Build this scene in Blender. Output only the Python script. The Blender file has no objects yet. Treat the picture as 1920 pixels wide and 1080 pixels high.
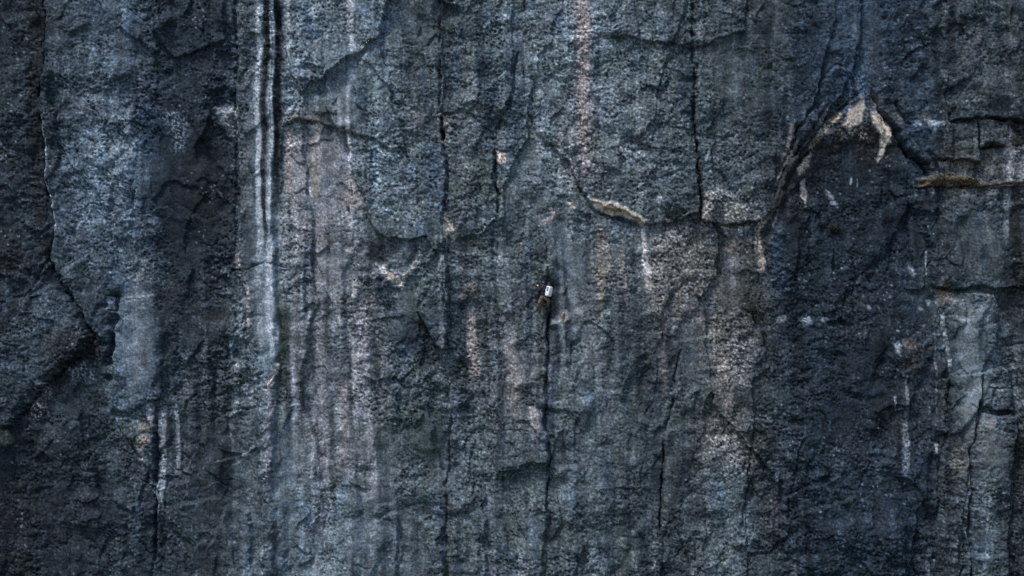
import bpy, bmesh, math, random
import numpy as np
from mathutils import Vector, Matrix

# ----------------------------------------------------------------------------------------------
# camera, sky, sun, exposure
# ----------------------------------------------------------------------------------------------
scene = bpy.context.scene
COL = scene.collection
PX = 1.0 / 36.0                      # metres of cliff per unit of the survey grid used below
CAM_D = 90.0

cam_data = bpy.data.cameras.new('camera')
cam = bpy.data.objects.new('camera', cam_data)
COL.objects.link(cam)
cam.location = (0, -CAM_D, 0)
cam.rotation_euler = (math.radians(90), 0, 0)
cam_data.sensor_width = 36
cam_data.lens = 36 * CAM_D / (1920 * PX)
cam_data.clip_end = 5000
scene.camera = cam

SUN_EL, SUN_AZ = 60, -34             # degrees; azimuth from the viewer's side of the wall, minus = left
world = bpy.data.worlds.new('World')
scene.world = world
world.use_nodes = True
wn = world.node_tree.nodes
wl = world.node_tree.links
bg = wn['Background']
sky = wn.new('ShaderNodeTexSky')
sky.sky_type = 'NISHITA'
sky.sun_disc = False
sky.sun_elevation = math.radians(SUN_EL)
sky.sun_rotation = math.radians(180 + SUN_AZ * -1)
sky.air_density = 1.0
sky.dust_density = 1.5
wl.new(sky.outputs[0], bg.inputs[0])
bg.inputs[1].default_value = 0.09

sun_data = bpy.data.lights.new('sun', 'SUN')
sun_data.energy = 1.5
sun_data.angle = math.radians(10)
sun_data.color = (1.0, 0.95, 0.88)
sun = bpy.data.objects.new('sun', sun_data)
COL.objects.link(sun)
_e, _a = math.radians(SUN_EL), math.radians(SUN_AZ)
sun_dir = Vector((math.sin(_a) * math.cos(_e), -math.cos(_a) * math.cos(_e), math.sin(_e)))
sun.rotation_euler = sun_dir.to_track_quat('Z', 'Y').to_euler()
sun.location = sun_dir * 200

scene.view_settings.view_transform = 'Standard'
scene.view_settings.look = 'None'
scene.view_settings.exposure = 1.2
scene.view_settings.gamma = 1.0
scene.cycles.use_denoising = False

# ----------------------------------------------------------------------------------------------
# noise
# ----------------------------------------------------------------------------------------------
def _hash(ix, iy, seed):
    h = ix.astype(np.uint32) * np.uint32(374761393) + iy.astype(np.uint32) * np.uint32(668265263) + np.uint32((seed * 1442695041) & 0xFFFFFFFF)
    h = (h ^ (h >> np.uint32(13))) * np.uint32(1274126177)
    h = (h ^ (h >> np.uint32(16))) * np.uint32(2246822519)
    return h ^ (h >> np.uint32(15))

_G = np.stack([np.cos(np.arange(256) * 2 * np.pi / 256), np.sin(np.arange(256) * 2 * np.pi / 256)], 1).astype(np.float32)

def perlin(x, y, seed):
    x0 = np.floor(x); y0 = np.floor(y)
    fx = (x - x0).astype(np.float32); fy = (y - y0).astype(np.float32)
    ix = x0.astype(np.int32); iy = y0.astype(np.int32)
    u = fx * fx * fx * (fx * (fx * 6 - 15) + 10)
    v = fy * fy * fy * (fy * (fy * 6 - 15) + 10)
    def g(dx, dy):
        k = _hash(ix + dx, iy + dy, seed) & np.uint32(255)
        return _G[:, 0][k] * (fx - np.float32(dx)) + _G[:, 1][k] * (fy - np.float32(dy))
    a = g(0, 0); b = g(1, 0); c = g(0, 1); d = g(1, 1)
    return ((a + (b - a) * u) * (1 - v) + (c + (d - c) * u) * v) * 1.5

def fbm(x, y, seed, octaves=3, gain=0.5):
    r = 0; amp = 1; tot = 0
    for o in range(octaves):
        r = r + amp * perlin(x * 2 ** o + 17.3 * o, y * 2 ** o - 9.1 * o, seed + o * 31)
        tot += amp; amp *= gain
    return r / tot

def cells(x, y, seed, full=False):
    """distance to the nearest jittered point, a random number of that cell (and the offset from its point)"""
    x0 = np.floor(x).astype(np.int32); y0 = np.floor(y).astype(np.int32)
    best = np.full(x.shape, 9.0, np.float32); rid = np.zeros(x.shape, np.uint32)
    ox = np.zeros(x.shape, np.float32); oy = np.zeros(x.shape, np.float32)
    for dx in (-1, 0, 1):
        for dy in (-1, 0, 1):
            h = _hash(x0 + dx, y0 + dy, seed)
            ax = (x - (x0 + dx + (h & np.uint32(1023)).astype(np.float32) / 1023)).astype(np.float32)
            ay = (y - (y0 + dy + ((h >> np.uint32(10)) & np.uint32(1023)).astype(np.float32) / 1023)).astype(np.float32)
            d = ax * ax + ay * ay
            m = d < best
            best = np.where(m, d, best); rid = np.where(m, h, rid)
            if full: ox = np.where(m, ax, ox); oy = np.where(m, ay, oy)
    f = (rid >> np.uint32(20)).astype(np.float32) / 4095
    if full: return np.sqrt(best), rid, ox, oy
    return np.sqrt(best), f

def sm(a, b, x):
    t = np.clip((x - a) / (b - a), 0, 1)
    return t * t * (3 - 2 * t)

# ----------------------------------------------------------------------------------------------
# survey grid of the wall (u to the right, v downwards, 36 units = 1 m); fine where it is looked at
# ----------------------------------------------------------------------------------------------
STEP = 1.55
def axis(lo, hi, far_lo, far_hi, step):
    core = np.arange(lo, hi + step, step)
    out = [core]; p = core[-1]; s = step; ext = []
    while p < far_hi:
        s *= 1.09; p += s; ext.append(p)
    out.append(np.array(ext)); p = core[0]; s = step; ext = []
    while p > far_lo:
        s *= 1.09; p -= s; ext.append(p)
    return np.concatenate([np.array(ext[::-1])] + out)
xs = axis(-50, 1970, -1500, 3400, STEP)
ys = axis(-40, 1120, -1300, 2600, STEP)
GX, GY = np.meshgrid(xs.astype(np.float32), ys.astype(np.float32))
NY, NX = GX.shape

# ragged warp so that traced lines are not clean
WX = GX + 9.0 * fbm(GX / 75, GY / 75, 3, 3) + 4.5 * fbm(GX / 17, GY / 17, 5, 3)
WY = GY + 9.0 * fbm(GX / 75, GY / 75, 7, 3) + 4.5 * fbm(GX / 17, GY / 17, 9, 3)
SX = GX + 6.0 * fbm(GX / 160, GY / 130, 4, 3) + 1.8 * fbm(GX / 9, GY / 30, 6, 2)
SY = GY + 6.0 * fbm(GX / 20, GY / 60, 8, 2)
RAG = fbm(GX / 16, GY / 16, 11, 4, 0.7)
BRK = fbm(GX / 38, GY / 38, 12, 3, 0.6)             # where cracks open and close
SPK = fbm(GX / 5.2, GY / 5.0, 13, 2, 0.7)
STRK = fbm(GX / 11, GY / 190, 15, 3, 0.6)          # vertical water streaks

H = np.zeros((NY, NX), np.float32)                  # relief, metres towards the viewer
ROUGH = np.ones((NY, NX), np.float32)

def lin(v):
    return (np.asarray(v, np.float32) / 255.0) ** 2.2
ALB = 2.1                                           # survey tone to albedo

# broad brightness of the wall, read off on a coarse lattice
tone = np.array([
 [40,44,58,60,46,45,75,72,68,70,55,58,66,70,72,60,58,55,48,45,55,45,48,52,42],
 [37,45,68,78,40,40,72,74,70,74,60,60,66,66,70,62,58,56,48,42,38,36,48,54,52],
 [40,46,68,68,40,38,72,74,70,72,62,58,62,60,62,62,56,60,48,36,36,36,46,56,46],
 [38,46,58,64,42,40,80,72,66,60,64,58,62,60,62,66,64,58,46,36,38,38,44,54,42],
 [44,52,46,64,44,42,78,72,72,58,58,56,60,58,60,58,60,56,44,38,38,36,50,66,44],
 [48,52,42,72,48,46,74,74,74,60,56,58,62,58,62,52,56,62,44,38,36,34,46,66,48],
 [46,50,42,64,50,48,64,74,72,60,56,58,62,60,62,52,54,62,46,40,36,36,46,66,50],
 [34,38,40,46,48,46,62,72,72,62,56,60,58,60,62,52,50,66,46,40,40,40,46,62,40]], np.float32)
ty = np.array([210, 300, 390, 480, 570, 660, 750, 870.])
tx = np.arange(25) * 80.0
def lattice(x, y):
    fx = np.clip(x / 80.0, 0, 23.999); fy = np.interp(y, ty, np.arange(8)).clip(0, 6.999)
    ix = fx.astype(int); iy = fy.astype(int); u = fx - ix; v = fy - iy
    u = u * u * (3 - 2 * u); v = v * v * (3 - 2 * v)
    return (tone[iy, ix] * (1 - u) + tone[iy, ix + 1] * u) * (1 - v) + (tone[iy + 1, ix] * (1 - u) + tone[iy + 1, ix + 1] * u) * v
lw = 26 * fbm(GX / 60, GY / 90, 21, 3)
T0 = lattice(GX + lw, GY + 26 * fbm(GX / 60, GY / 90, 23, 3))
T0 = T0 * (1 + 0.10 * fbm(GX / 90, GY / 120, 25, 3) + 0.16 * STRK + 0.10 * fbm(GX / 24, GY / 30, 27, 2))
T0 = 56 * (T0 / 56) ** 1.28
L = lin(T0)
SW = np.interp(GX, [0, 240, 260, 440, 455, 530, 545, 700, 740, 835, 850, 1020, 1035, 1230, 1260, 1430, 1445, 1520, 1560, 1700, 1740, 1900],
               [.25, .3, .55, .6, .35, .35, 1.0, 1.0, .35, .35, .75, .75, .75, .7, .35, .35, .85, .85, .45, .45, .65, .65])
pale_s = sm(0.02, 0.42, fbm(SX / 24, GY / 430, 401, 2, 0.6)) * np.clip(0.8 + 1.2 * fbm(GX / 40, GY / 120, 405, 2), 0.1, 1.4)
dark_s = sm(0.02, 0.42, fbm(SX / 19, GY / 390, 411, 2, 0.6)) * np.clip(0.8 + 1.2 * fbm(GX / 40, GY / 120, 415, 2), 0.1, 1.4)
L *= np.exp(SW * (0.60 * pale_s - 0.75 * dark_s)).astype(np.float32)

SLATE = np.array((0.78, 1.00, 1.20), np.float32)
TAN = np.array((1.14, 1.00, 0.86), np.float32)
PINK = np.array((1.12, 0.98, 0.99), np.float32)
BLUE = np.array((0.46, 0.96, 1.78), np.float32)
PALE = np.array((0.88, 1.00, 1.14), np.float32)
GREEN = np.array((0.78, 1.05, 0.96), np.float32)
OLIVE = np.array((1.18, 1.00, 0.56), np.float32)
RUST = np.array((1.35, 0.95, 0.60), np.float32)
PURP = np.array((0.90, 0.97, 1.14), np.float32)
HUE = np.empty((NY, NX, 3), np.float32); HUE[:] = SLATE

def mixhue(m, c):
    HUE[:] = HUE + (c - HUE) * m[..., None]
g = fbm(GX / 55, GY / 75, 31, 3)
mixhue(np.clip(0.7 * g + 0.16 * sm(600, 900, GX) * (1 - 0.5 * sm(1450, 1600, GX)), 0, 0.75), GREEN)
mixhue(0.20 * sm(450, 300, GX) + 0.50 * sm(1420, 1520, GX) * sm(1790, 1700, GX), BLUE)
mixhue(0.55 * SW * pale_s, PINK * 0.5 + PALE * 0.5)
mixhue(0.35 * SW * dark_s, BLUE)
mixhue(np.clip(0.7 * fbm(GX / 40, GY / 130, 33, 3) - 0.05, 0, 0.5) * sm(1560, 1440, GX), PURP)
mixhue(np.clip(0.7 * fbm(GX / 35, GY / 90, 35, 3) - 0.1, 0, 0.4), BLUE)

LABEL = np.zeros((NY, NX), np.int32)
PARTS = []                                          # (name, label or None)

def win(x0, x1, y0, y1, m):
    i0 = max(0, np.searchsorted(xs, x0 - m)); i1 = np.searchsorted(xs, x1 + m)
    j0 = max(0, np.searchsorted(ys, y0 - m)); j1 = np.searchsorted(ys, y1 + m)
    return slice(j0, j1), slice(i0, i1)

def line(pts, m, widths=None, straight=False):
    """signed distance (positive = left of a line drawn downwards, below one drawn to the right), position 0..1, width"""
    P = np.array(pts, float)
    s = win(P[:, 0].min(), P[:, 0].max(), P[:, 1].min(), P[:, 1].max(), m + 12)
    X, Y = (SX[s], SY[s]) if straight else (WX[s], WY[s])
    best = np.full(X.shape, 1e9); sd = np.zeros(X.shape); t = np.zeros(X.shape); wd = np.zeros(X.shape)
    seg = np.hypot(*(P[1:] - P[:-1]).T); cum = np.concatenate([[0], np.cumsum(seg)]); tot = cum[-1]
    W = np.array(widths if widths is not None else [0] * len(P), float)
    for i in range(len(P) - 1):
        a, b = P[i], P[i + 1]; d = b - a; l2 = (d * d).sum()
        k = np.clip(((X - a[0]) * d[0] + (Y - a[1]) * d[1]) / l2, 0, 1)
        dd = np.hypot(X - a[0] - k * d[0], Y - a[1] - k * d[1])
        cr = d[0] * (Y - a[1]) - d[1] * (X - a[0])
        mm = dd < best
        best = np.where(mm, dd, best); sd = np.where(mm, np.sign(cr) * dd, sd)
        t = np.where(mm, (cum[i] + k * seg[i]) / tot, t); wd = np.where(mm, W[i] + k * (W[i + 1] - W[i]), wd)
    return s, sd, t, wd

def ends(t, a, b):
    r = np.ones_like(t)
    if a > 0: r = r * sm(0, a, t)
    if b > 0: r = r * sm(1, 1 - b, t)
    return r

def crack(pts, w=2.6, depth=0.3, pos=0.0, neg=0.0, Lp=50, Ln=50, e0=0.06, e1=0.06, edge=1.6):
    s, sd, t, _ = line(pts, max(3 * Lp if pos else 0, 3 * Ln if neg else 0, 4 * w))
    k = sm(-edge, edge, sd); e = ends(t, e0, e1)
    a = np.abs(sd)
    ww = 0.8 * w * np.clip(1 + 0.9 * RAG[s] + 0.8 * BRK[s], 0.3, 2.2)
    depth = 0.85 * depth * np.clip(0.85 + 1.9 * BRK[s], 0.2, 1.4)
    H[s] += e * (pos * k * np.exp(-a / Lp) + neg * (1 - k) * np.exp(-a / Ln) - depth * np.exp(-(a / ww) ** 2))

def poly(pts, soft=3.0, rag=3.0):
    P = np.array(pts, float)
    s = win(P[:, 0].min(), P[:, 0].max(), P[:, 1].min(), P[:, 1].max(), soft * 2 + rag * 2 + 10)
    X, Y = WX[s], WY[s]
    best = np.full(X.shape, 1e9); ins = np.zeros(X.shape, bool)
    n = len(P)
    for i in range(n):
        a, b = P[i], P[(i + 1) % n]; d = b - a; l2 = (d * d).sum() + 1e-9
        k = np.clip(((X - a[0]) * d[0] + (Y - a[1]) * d[1]) / l2, 0, 1)
        best = np.minimum(best, np.hypot(X - a[0] - k * d[0], Y - a[1] - k * d[1]))
        c = (a[1] > Y) != (b[1] > Y)
        xi = a[0] + (Y - a[1]) * d[0] / (d[1] if abs(d[1]) > 1e-9 else 1e-9)
        ins ^= c & (X < xi)
    return s, np.where(ins, best, -best) + rag * RAG[s] * 2.0

def paint(s, m, v=None, hue=None):
    if v is not None and v > 70: v = v * 1.04
    m = np.clip(m, 0, 1)
    if v is not None: L[s] += (lin(v) - L[s]) * m
    if hue is not None: HUE[s] += (hue - HUE[s]) * m[..., None]

def patch(pts, v=None, hue=None, a=0.8, soft=4, rag=3, speck=0.0, dh=0.0, part=None, smooth=None):
    s, d = poly(pts, soft, rag)
    m = sm(-soft * 1.4, soft * 1.4, d) * a * np.clip(0.95 + 0.8 * RAG[s] + 0.5 * SPK[s], 0.2, 1.1)
    if speck: m = m * sm(-0.05, 0.28, SPK[s] + 0.3 * RAG[s] + 0.16 - 0.16 * speck)
    paint(s, m, v, hue)
    if dh: H[s] += dh * sm(-soft, soft, d)
    if smooth is not None: ROUGH[s] += (smooth - ROUGH[s]) * sm(-soft, soft, d)
    if part: own(part, s, d)
    return s, d

def own(part, s, d):
    name, label = part
    PARTS.append((name, label))
    LABEL[s] = np.where(d > 0, len(PARTS), LABEL[s])

def streak(pts, widths, v=None, hue=None, a=0.8, e0=0.1, e1=0.25, grain=0.5, edge=0.5, bend=False):
    s, sd, t, w = line(pts, max(widths) * 2, widths, not bend)
    x = np.abs(sd) / np.maximum(w, 0.5)
    m = sm(1 + edge, 1 - edge, x) * ends(t, e0, e1) * min(1.0, a * 1.18)
    m = m * np.clip(1.0 + grain * (0.9 * SPK[s] + 0.9 * STRK[s] + 0.8 * RAG[s]), 0, 1.2)
    paint(s, m, v, hue)

def blob(cx, cy, rx, ry, v=None, hue=None, a=0.7, speck=0.0, rough=None, dh=0.0, ang=0.0):
    m_ = max(rx, ry) * 1.8
    s = win(cx, cx, cy, cy, m_)
    X, Y = WX[s] - cx, WY[s] - cy
    if ang:
        c_, s_ = math.cos(math.radians(ang)), math.sin(math.radians(ang))
        X, Y = X * c_ + Y * s_, -X * s_ + Y * c_
    r = np.hypot(X / rx, Y / ry) + 0.35 * RAG[s]
    m = sm(1.25, 0.45, r)
    if dh: H[s] += dh * m
    if rough is not None: ROUGH[s] += (rough - ROUGH[s]) * m
    m = m * a
    if speck: m = m * sm(-0.05, 0.30, SPK[s])
    if v is not None or hue is not None: paint(s, m, v, hue)

# ----------------------------------------------------------------------------------------------
# large relief
# ----------------------------------------------------------------------------------------------
H += 0.42 * fbm(GX / 420, GY / 700, 41, 2) + 0.16 * fbm(GX / 130, GY / 220, 43, 2)

def terrace(seed, wl, amp, levels, keep):
    q = fbm(WX / wl, WY / (wl * 1.5), seed, 3, 0.5) * levels + 50
    fl = np.floor(q); fr = q - fl
    k = sm(keep, keep + 0.25, fbm(GX / 110, GY / 140, seed + 5, 2))
    return amp * k * (sm(0.0, 0.10, fr) - 0.85 * fr)
H += terrace(201, 150, 0.18, 2.6, 0.05) + terrace(211, 70, 0.10, 2.4, 0.12) + terrace(221, 260, 0.24, 2.2, -0.1)
ROUGH *= np.clip(1.0 + 1.3 * fbm(GX / 95, GY / 130, 45, 3), 0.3, 1.8)

def facets(seed, wx, wy, slope, keep=None):
    x = (WX + 14 * fbm(GX / 60, GY / 60, seed + 1, 2)) / wx; y = (WY + 14 * fbm(GX / 60, GY / 60, seed + 2, 2)) / wy
    _, h, ox, oy = cells(x, y, seed, True)
    gx = ((h & np.uint32(255)).astype(np.float32) / 127.5 - 1) * slope
    gy = (((h >> np.uint32(8)) & np.uint32(255)).astype(np.float32) / 127.5 - 1) * slope * 0.8
    r = (gx * ox * wx + gy * oy * wy) * PX
    if keep is not None: r = r * sm(keep, keep + 0.2, fbm(GX / 130, GY / 160, seed + 3, 2))
    return r.astype(np.float32), h
fa, fid = facets(301, 190, 420, 0.075)
fb, _ = facets(311, 75, 130, 0.12, 0.05)
fc, _ = facets(321, 30, 42, 0.22, 0.10)
H += fa + fb + fc
ROUGH *= 0.55 + 0.95 * ((fid >> np.uint32(16)) & np.uint32(255)).astype(np.float32) / 255

# slabs that stand proud of the wall (outline, proud height, edge softness, part name, label)
_rs = random.Random(5)
def slab(pts, dh, soft=2.5, rag=1.5, part=None, tilt=(0, 0)):
    s, d = poly(pts, soft, rag)
    P = np.array(pts, float); c = P.mean(0); e = np.ptp(P, axis=0)
    k = dh + tilt[0] * (WX[s] - c[0]) / e[0] + tilt[1] * (WY[s] - c[1]) / e[1]
    H[s] += 1.35 * k * sm(-soft, soft, d)
    ROUGH[s] += (_rs.uniform(.55, 1.5) - ROUGH[s]) * 0.45 * sm(-soft, soft, d)
    if part: own(part, s, d)

slab([(81,-300),(82,285),(88,335),(95,376),(99,439),(95,483),(106,518),(130,560),(160,600),(205,640),(212,590),(225,545),(262,500),(252,420),(246,380),(255,330),(258,240),(252,150),(262,-300)],
     0.10, 2.0, 1.2, ('rock_slab', 'tall blue grey slab with a sharp left edge'), (-0.16, 0))
slab([(-400,560),(40,560),(110,530),(150,585),(178,628),(150,660),(120,690),(98,715),(70,735),(52,760),(30,800),(-400,840)],
     0.62, 3.0, 1.5, ('rock_lobe', 'dark rounded lobe undercut along a diagonal edge'), (0.25, 0.2))
slab([(-60,470),(12,448),(32,418),(58,408),(86,440),(98,490),(80,535),(30,560),(-60,560)], 0.16, 7, 2, ('rock_lobe', None))
slab([(218,566),(240,563),(300,553),(306,620),(300,690),(293,722),(293,752),(275,757),(258,770),(240,782),(205,770),(206,690),(212,620)],
     0.22, 9.0, 1.5, ('rock_pillar', 'pale smooth pillar beside a deep vertical shadow'), (0.10, 0.15))
slab([(212,786),(240,782),(256,772),(276,759),(294,754),(294,870),(300,1000),(285,900),(262,850),(240,825)], 0.14, 2.5, 1.0, ('rock_block', 'greenish block with a tan broken corner'))
slab([(449,-300),(447,210),(450,480),(458,560),(470,640),(484,760),(488,900),(486,1500),(520,1500),(512,900),(516,760),(524,690),(520,600),(516,500),(516,210),(518,-300)],
     0.30, 6.0, 1.0, ('rock_pillar', 'long pillar washed by white water streaks'))
slab([(613,200),(626,236),(652,254),(654,300),(665,340),(686,383),(695,412),(704,428),(728,446),(768,452),(800,446),(812,470),(838,474),(838,620),(836,656),(813,645),(800,600),(786,585),(800,560),(838,470),(834,420),(833,300),(826,-300),(600,-300)],
     0.26, 2.5, 1.5, ('rock_slab', 'broad lumpy blue grey slab left of the long crack'), (0.06, 0.14))
slab([(786,540),(800,600),(812,646),(836,658),(838,560),(835,470),(805,470)], 0.20, 2.5, 1.5, ('rock_flake', 'tongue of lumpy rock tapering to a point'))
slab([(838,-300),(838,400),(860,440),(905,440),(932,402),(931,260),(945,220),(960,150),(965,-300)], 0.12, 2.2, 1.2, ('rock_slab', 'greenish grey slab between two vertical cracks'), (0.12, 0))
slab([(842,470),(1027,500),(1025,620),(1021,800),(1028,818),(1025,900),(1020,1500),(845,1500),(840,700)], 0.22, 2.0, 0.8, ('rock_slab', 'streaked panel ending at the corner crack under the climber'), (0.26, 0))
slab([(985,200),(1006,250),(1040,275),(1064,300),(1078,335),(1098,375),(1130,384),(1168,398),(1208,420),(1260,420),(1310,400),(1306,310),(1303,250),(1300,-300),(985,-300)],
     0.24, 2.2, 1.5, ('rock_slab', 'pitted slab ending below in a tan slanting ledge'), (0, 0.10))
slab([(1302,-300),(1304,250),(1308,330),(1314,400),(1318,418),(1360,420),(1420,418),(1442,402),(1470,345),(1500,285),(1545,230),(1600,130),(1640,-300)],
     0.26, 2.2, 1.5, ('rock_slab', 'dark evenly pitted slab with a drip stained lower edge'), (0, 0.16))
slab([(1030,620),(1150,610),(1272,640),(1262,730),(1254,790),(1245,830),(1242,900),(1235,1500),(1025,1500),(1029,815)], 0.06, 4, 1.5, ('rock_slab', 'smooth blue grey slab right of the corner crack'))
slab([(1274,640),(1340,620),(1436,660),(1442,688),(1406,720),(1412,800),(1400,900),(1395,1500),(1238,1500),(1246,830),(1262,735)], 0.20, 2.0, 1.2, ('rock_slab', 'slab flecked with tan grain right of a thin black crack'))
slab([(1650,-300),(1650,200),(1682,250),(1702,282),(1726,306),(1740,338),(1720,352),(1745,470),(1752,540),(2600,540),(2600,-300)],
     0.30, 3.0, 1.5, ('rock_buttress', 'blocky buttress crossed by horizontal ledges'))
slab([(1757,545),(1764,580),(1774,615),(1782,650),(1784,700),(1777,780),(1772,830),(1765,900),(1760,1500),(1812,1500),(1817,870),(1832,790),(1836,705),(1866,640),(1872,580),(1862,551),(1830,546)],
     0.22, 2.0, 0.8, ('rock_slab', 'pale smooth slab with a curved left edge'), (0.22, 0.05))
slab([(1840,775),(1903,778),(1900,830),(1893,900),(1880,1500),(1816,1500),(1822,840),(1836,790)], 0.34, 2.0, 1.0, ('rock_block', 'squared pale block bounded by dark joints'))
slab([(1838,700),(1880,690),(1900,730),(1896,768),(1840,764)], 0.24, 2.5, 1.5, ('rock_block', None))
slab([(1780,-300),(1780,226),(2600,226),(2600,-300)], 0.42, 1.8, 1.0, ('rock_block', 'blocky overhang above the topmost dark ledge line'))
slab([(1832,232),(1880,232),(1880,276),(1832,277)], 0.26, 1.6, 0.8, ('rock_block', None))
slab([(1748,232),(1830,234),(1832,300),(1750,302),(1735,280)], 0.26, 2.2, 1.2, ('rock_block', 'ribbed block above the thin tan ledge'))
slab([(1752,304),(1830,304),(1830,336),(1735,336)], -0.05, 1.8, 0.8, ('rock_block', 'tan stained block above the mossy ledge'))
slab([(1716,337),(1745,331),(1778,329),(1800,334),(1832,336),(1832,352),(1780,352),(1720,351)], 0.18, 2.0, 1.0, ('ledge', 'olive brown mossy ledge'))
slab([(1832,340),(2600,340),(2600,350),(1832,350)], 0.14, 1.8, 0.6, ('ledge', None))
slab([(1400,-300),(1395,60),(1300,90),(1140,70),(1120,-300)], 0.18, 2.5, 2)
slab([(300,1500),(310,960),(420,930),(470,960),(480,1500)], 0.2, 3, 2)
slab([(640,1500),(660,1000),(740,960),(830,985),(836,1500)], 0.22, 3, 2)
slab([(1460,1500),(1500,960),(1600,930),(1690,980),(1700,1500)], 0.22, 3, 2)
slab([(300,-300),(290,60),(330,110),(420,80),(440,-300)], 0.2, 3, 2)

# alcove panel with a small roof
slab([(536,233),(560,231),(585,232),(612,234),(652,240),(654,320),(668,345),(680,380),(655,400),(600,420),(540,440),(526,380),(528,260)], -0.14, 2.4, 1.5, ('rock_panel', 'recessed panel with pink vertical streaks under a small roof'), (0, 0.2))

# ----------------------------------------------------------------------------------------------
# cracks, corners, steps
# ----------------------------------------------------------------------------------------------
crack([(81,-200),(81,209),(82,285),(88,335),(95,376),(99,439),(95,483),(106,518),(150,585),(178,628)], 3.0, 0.30, pos=-0.22, Lp=26, e0=0, e1=0.03)
crack([(178,628),(150,660),(120,690),(98,715),(70,735),(52,760),(30,800)], 9, 0.55, e0=0.02)
crack([(99,500),(128,550),(152,588),(178,628),(200,650)], 6, 0.45)
crack([(95,483),(60,540),(20,565),(-60,570)], 3, 0.2)
crack([(40,424),(62,445),(88,466)], 2.2, 0.08)
crack([(10,450),(30,420),(58,408)], 2.2, 0.10)
crack([(258,-200),(257,240),(255,330),(247,390),(262,470)], 4, 0.10, e0=0, e1=.2)
crack([(222,545),(215,585),(210,640),(205,690),(200,735)], 7.5, 1.0, e0=0.12, e1=0.3)
crack([(233,566),(262,562),(300,552)], 2.0, 0.14)
crack([(293,715),(293,752),(292,800),(292,870),(290,950),(285,1100)], 3.4, 0.38, neg=-0.12, Ln=16, e0=0.03, e1=0.1)
crack([(240,783),(256,772),(276,758),(294,753)], 2.6, 0.25)
crack([(208,783),(226,808),(245,832),(262,852)], 2.0, 0.14)
crack([(170,445),(170,497)], 1.8, 0.08)
crack([(446,-200),(443,210),(444,380),(447,500)], 4.5, 0.28, pos=-0.20, Lp=30, e0=0, e1=0.1)
crack([(432,505),(450,507),(462,508),(478,499),(497,496),(516,496),(532,500),(560,500),(590,497)], 2.0, 0.20)
crack([(520,678),(521,692),(508,712),(503,732)], 1.8, 0.16)
crack([(536,235),(560,230),(585,231),(612,236),(626,242)], 2.4, 0.22)
crack([(626,242),(650,248),(654,300),(665,340),(686,383),(696,412)], 2.4, 0.16)
crack([(656,384),(657,394),(658,408)], 2.2, 0.30, e0=.2, e1=.3)
crack([(828,214),(829,240),(831,267)], 3.4, 1.3, e0=0.12, e1=0.12)
crack([(824,-200),(827,212)], 3.0, 0.4, e0=0, e1=.02)
crack([(833,268),(838,300),(835,340),(833,400),(833,470),(831,540),(836,600),(838,658),(842,700),(841,800),(838,900),(836,1150)], 2.6, 0.24, neg=-0.06, Ln=20, e0=.03, e1=0)
crack([(800,598),(806,625),(814,648),(836,658)], 3.0, 0.22, pos=-0.12, Lp=36)
crack([(970,100),(955,208),(945,222),(934,252),(929,256)], 2.6, 0.25, e0=0)
crack([(893,232),(912,243),(928,256)], 2.0, 0.12)
crack([(930,256),(931,290),(933,330),(934,370),(931,400)], 3.6, 0.45, pos=-0.10, Lp=18, e1=.06)
crack([(931,400),(920,410),(906,428),(893,445)], 1.8, 0.08)
crack([(1030,420),(1028,470),(1030,530)], 2.4, 0.16, e0=.3)
crack([(1030,528),(1028,570),(1026,610),(1023,700),(1021,800),(1028,815),(1026,870),(1022,980),(1020,1200)], 2.8, 0.34, neg=-0.12, Ln=24, e0=0.02, e1=0)
crack([(985,-200),(984,214),(988,232),(1006,250),(1034,268)], 2.0, 0.14, e0=0)
crack([(1062,298),(1070,318),(1078,336),(1088,360),(1099,376)], 2.4, 0.18)
crack([(1100,384),(1118,394),(1142,406),(1170,418),(1204,430)], 3.4, 0.30, e0=.04)
crack([(1160,278),(1163,295),(1174,306)], 3.0, 0.22)
crack([(1298,-200),(1300,210),(1303,250),(1306,310),(1311,350),(1313,400),(1316,424)], 3.6, 0.55, pos=-0.06, Lp=24, e0=0, e1=.03)
crack([(1318,421),(1360,423),(1400,422),(1422,420)], 2.6, 0.22)
crack([(1608,172),(1580,205),(1545,238),(1518,275),(1490,322),(1470,352),(1444,404),(1424,424),(1420,470),(1426,510)], 3.0, 0.26, e0=0.03, e1=.15)
crack([(1630,168),(1650,206),(1682,250),(1702,282),(1726,308),(1738,335)], 5.0, 0.50, pos=-0.12, Lp=30, e0=.08)
crack([(1530,190),(1516,210),(1490,250),(1468,300),(1446,350)], 3.2, 0.30, neg=-0.14, Ln=22)
crack([(1560,190),(1530,232),(1500,268),(1482,300)], 2.6, 0.22, neg=-0.10, Ln=16)
crack([(1478,300),(1462,340),(1450,372)], 2.2, 0.18)
crack([(1674,190),(1686,210),(1706,236)], 2.8, 0.25)
crack([(1654,208),(1664,232),(1674,250)], 2.2, 0.22)
crack([(1738,290),(1765,305),(1778,300)], 2.6, 0.20)
crack([(1698,322),(1704,370),(1706,450),(1712,500)], 3.0, 0.20)
crack([(1750,303),(1790,303),(1832,302)], 1.9, 0.20)
crack([(1716,353),(1760,354),(1832,354)], 3.0, 0.30, e0=.03, e1=.03)
crack([(1832,232),(1832,300)], 2.2, 0.2)
crack([(1880,232),(1881,345)], 2.0, 0.15)
crack([(1830,305),(1829,338)], 2.0, 0.16)
crack([(1830,278),(1858,276),(1880,277)], 3.2, 0.5, e0=.02, e1=.02)
crack([(1892,276),(1940,274)], 2.2, 0.30, e1=0)
crack([(1772,229),(1830,227),(1885,228)], 1.8, 0.22)
crack([(1882,230),(1960,230)], 3.8, 0.6, e1=0)
crack([(1832,350),(1880,346),(1960,346)], 1.8, 0.26, e0=.02, e1=0)
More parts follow.
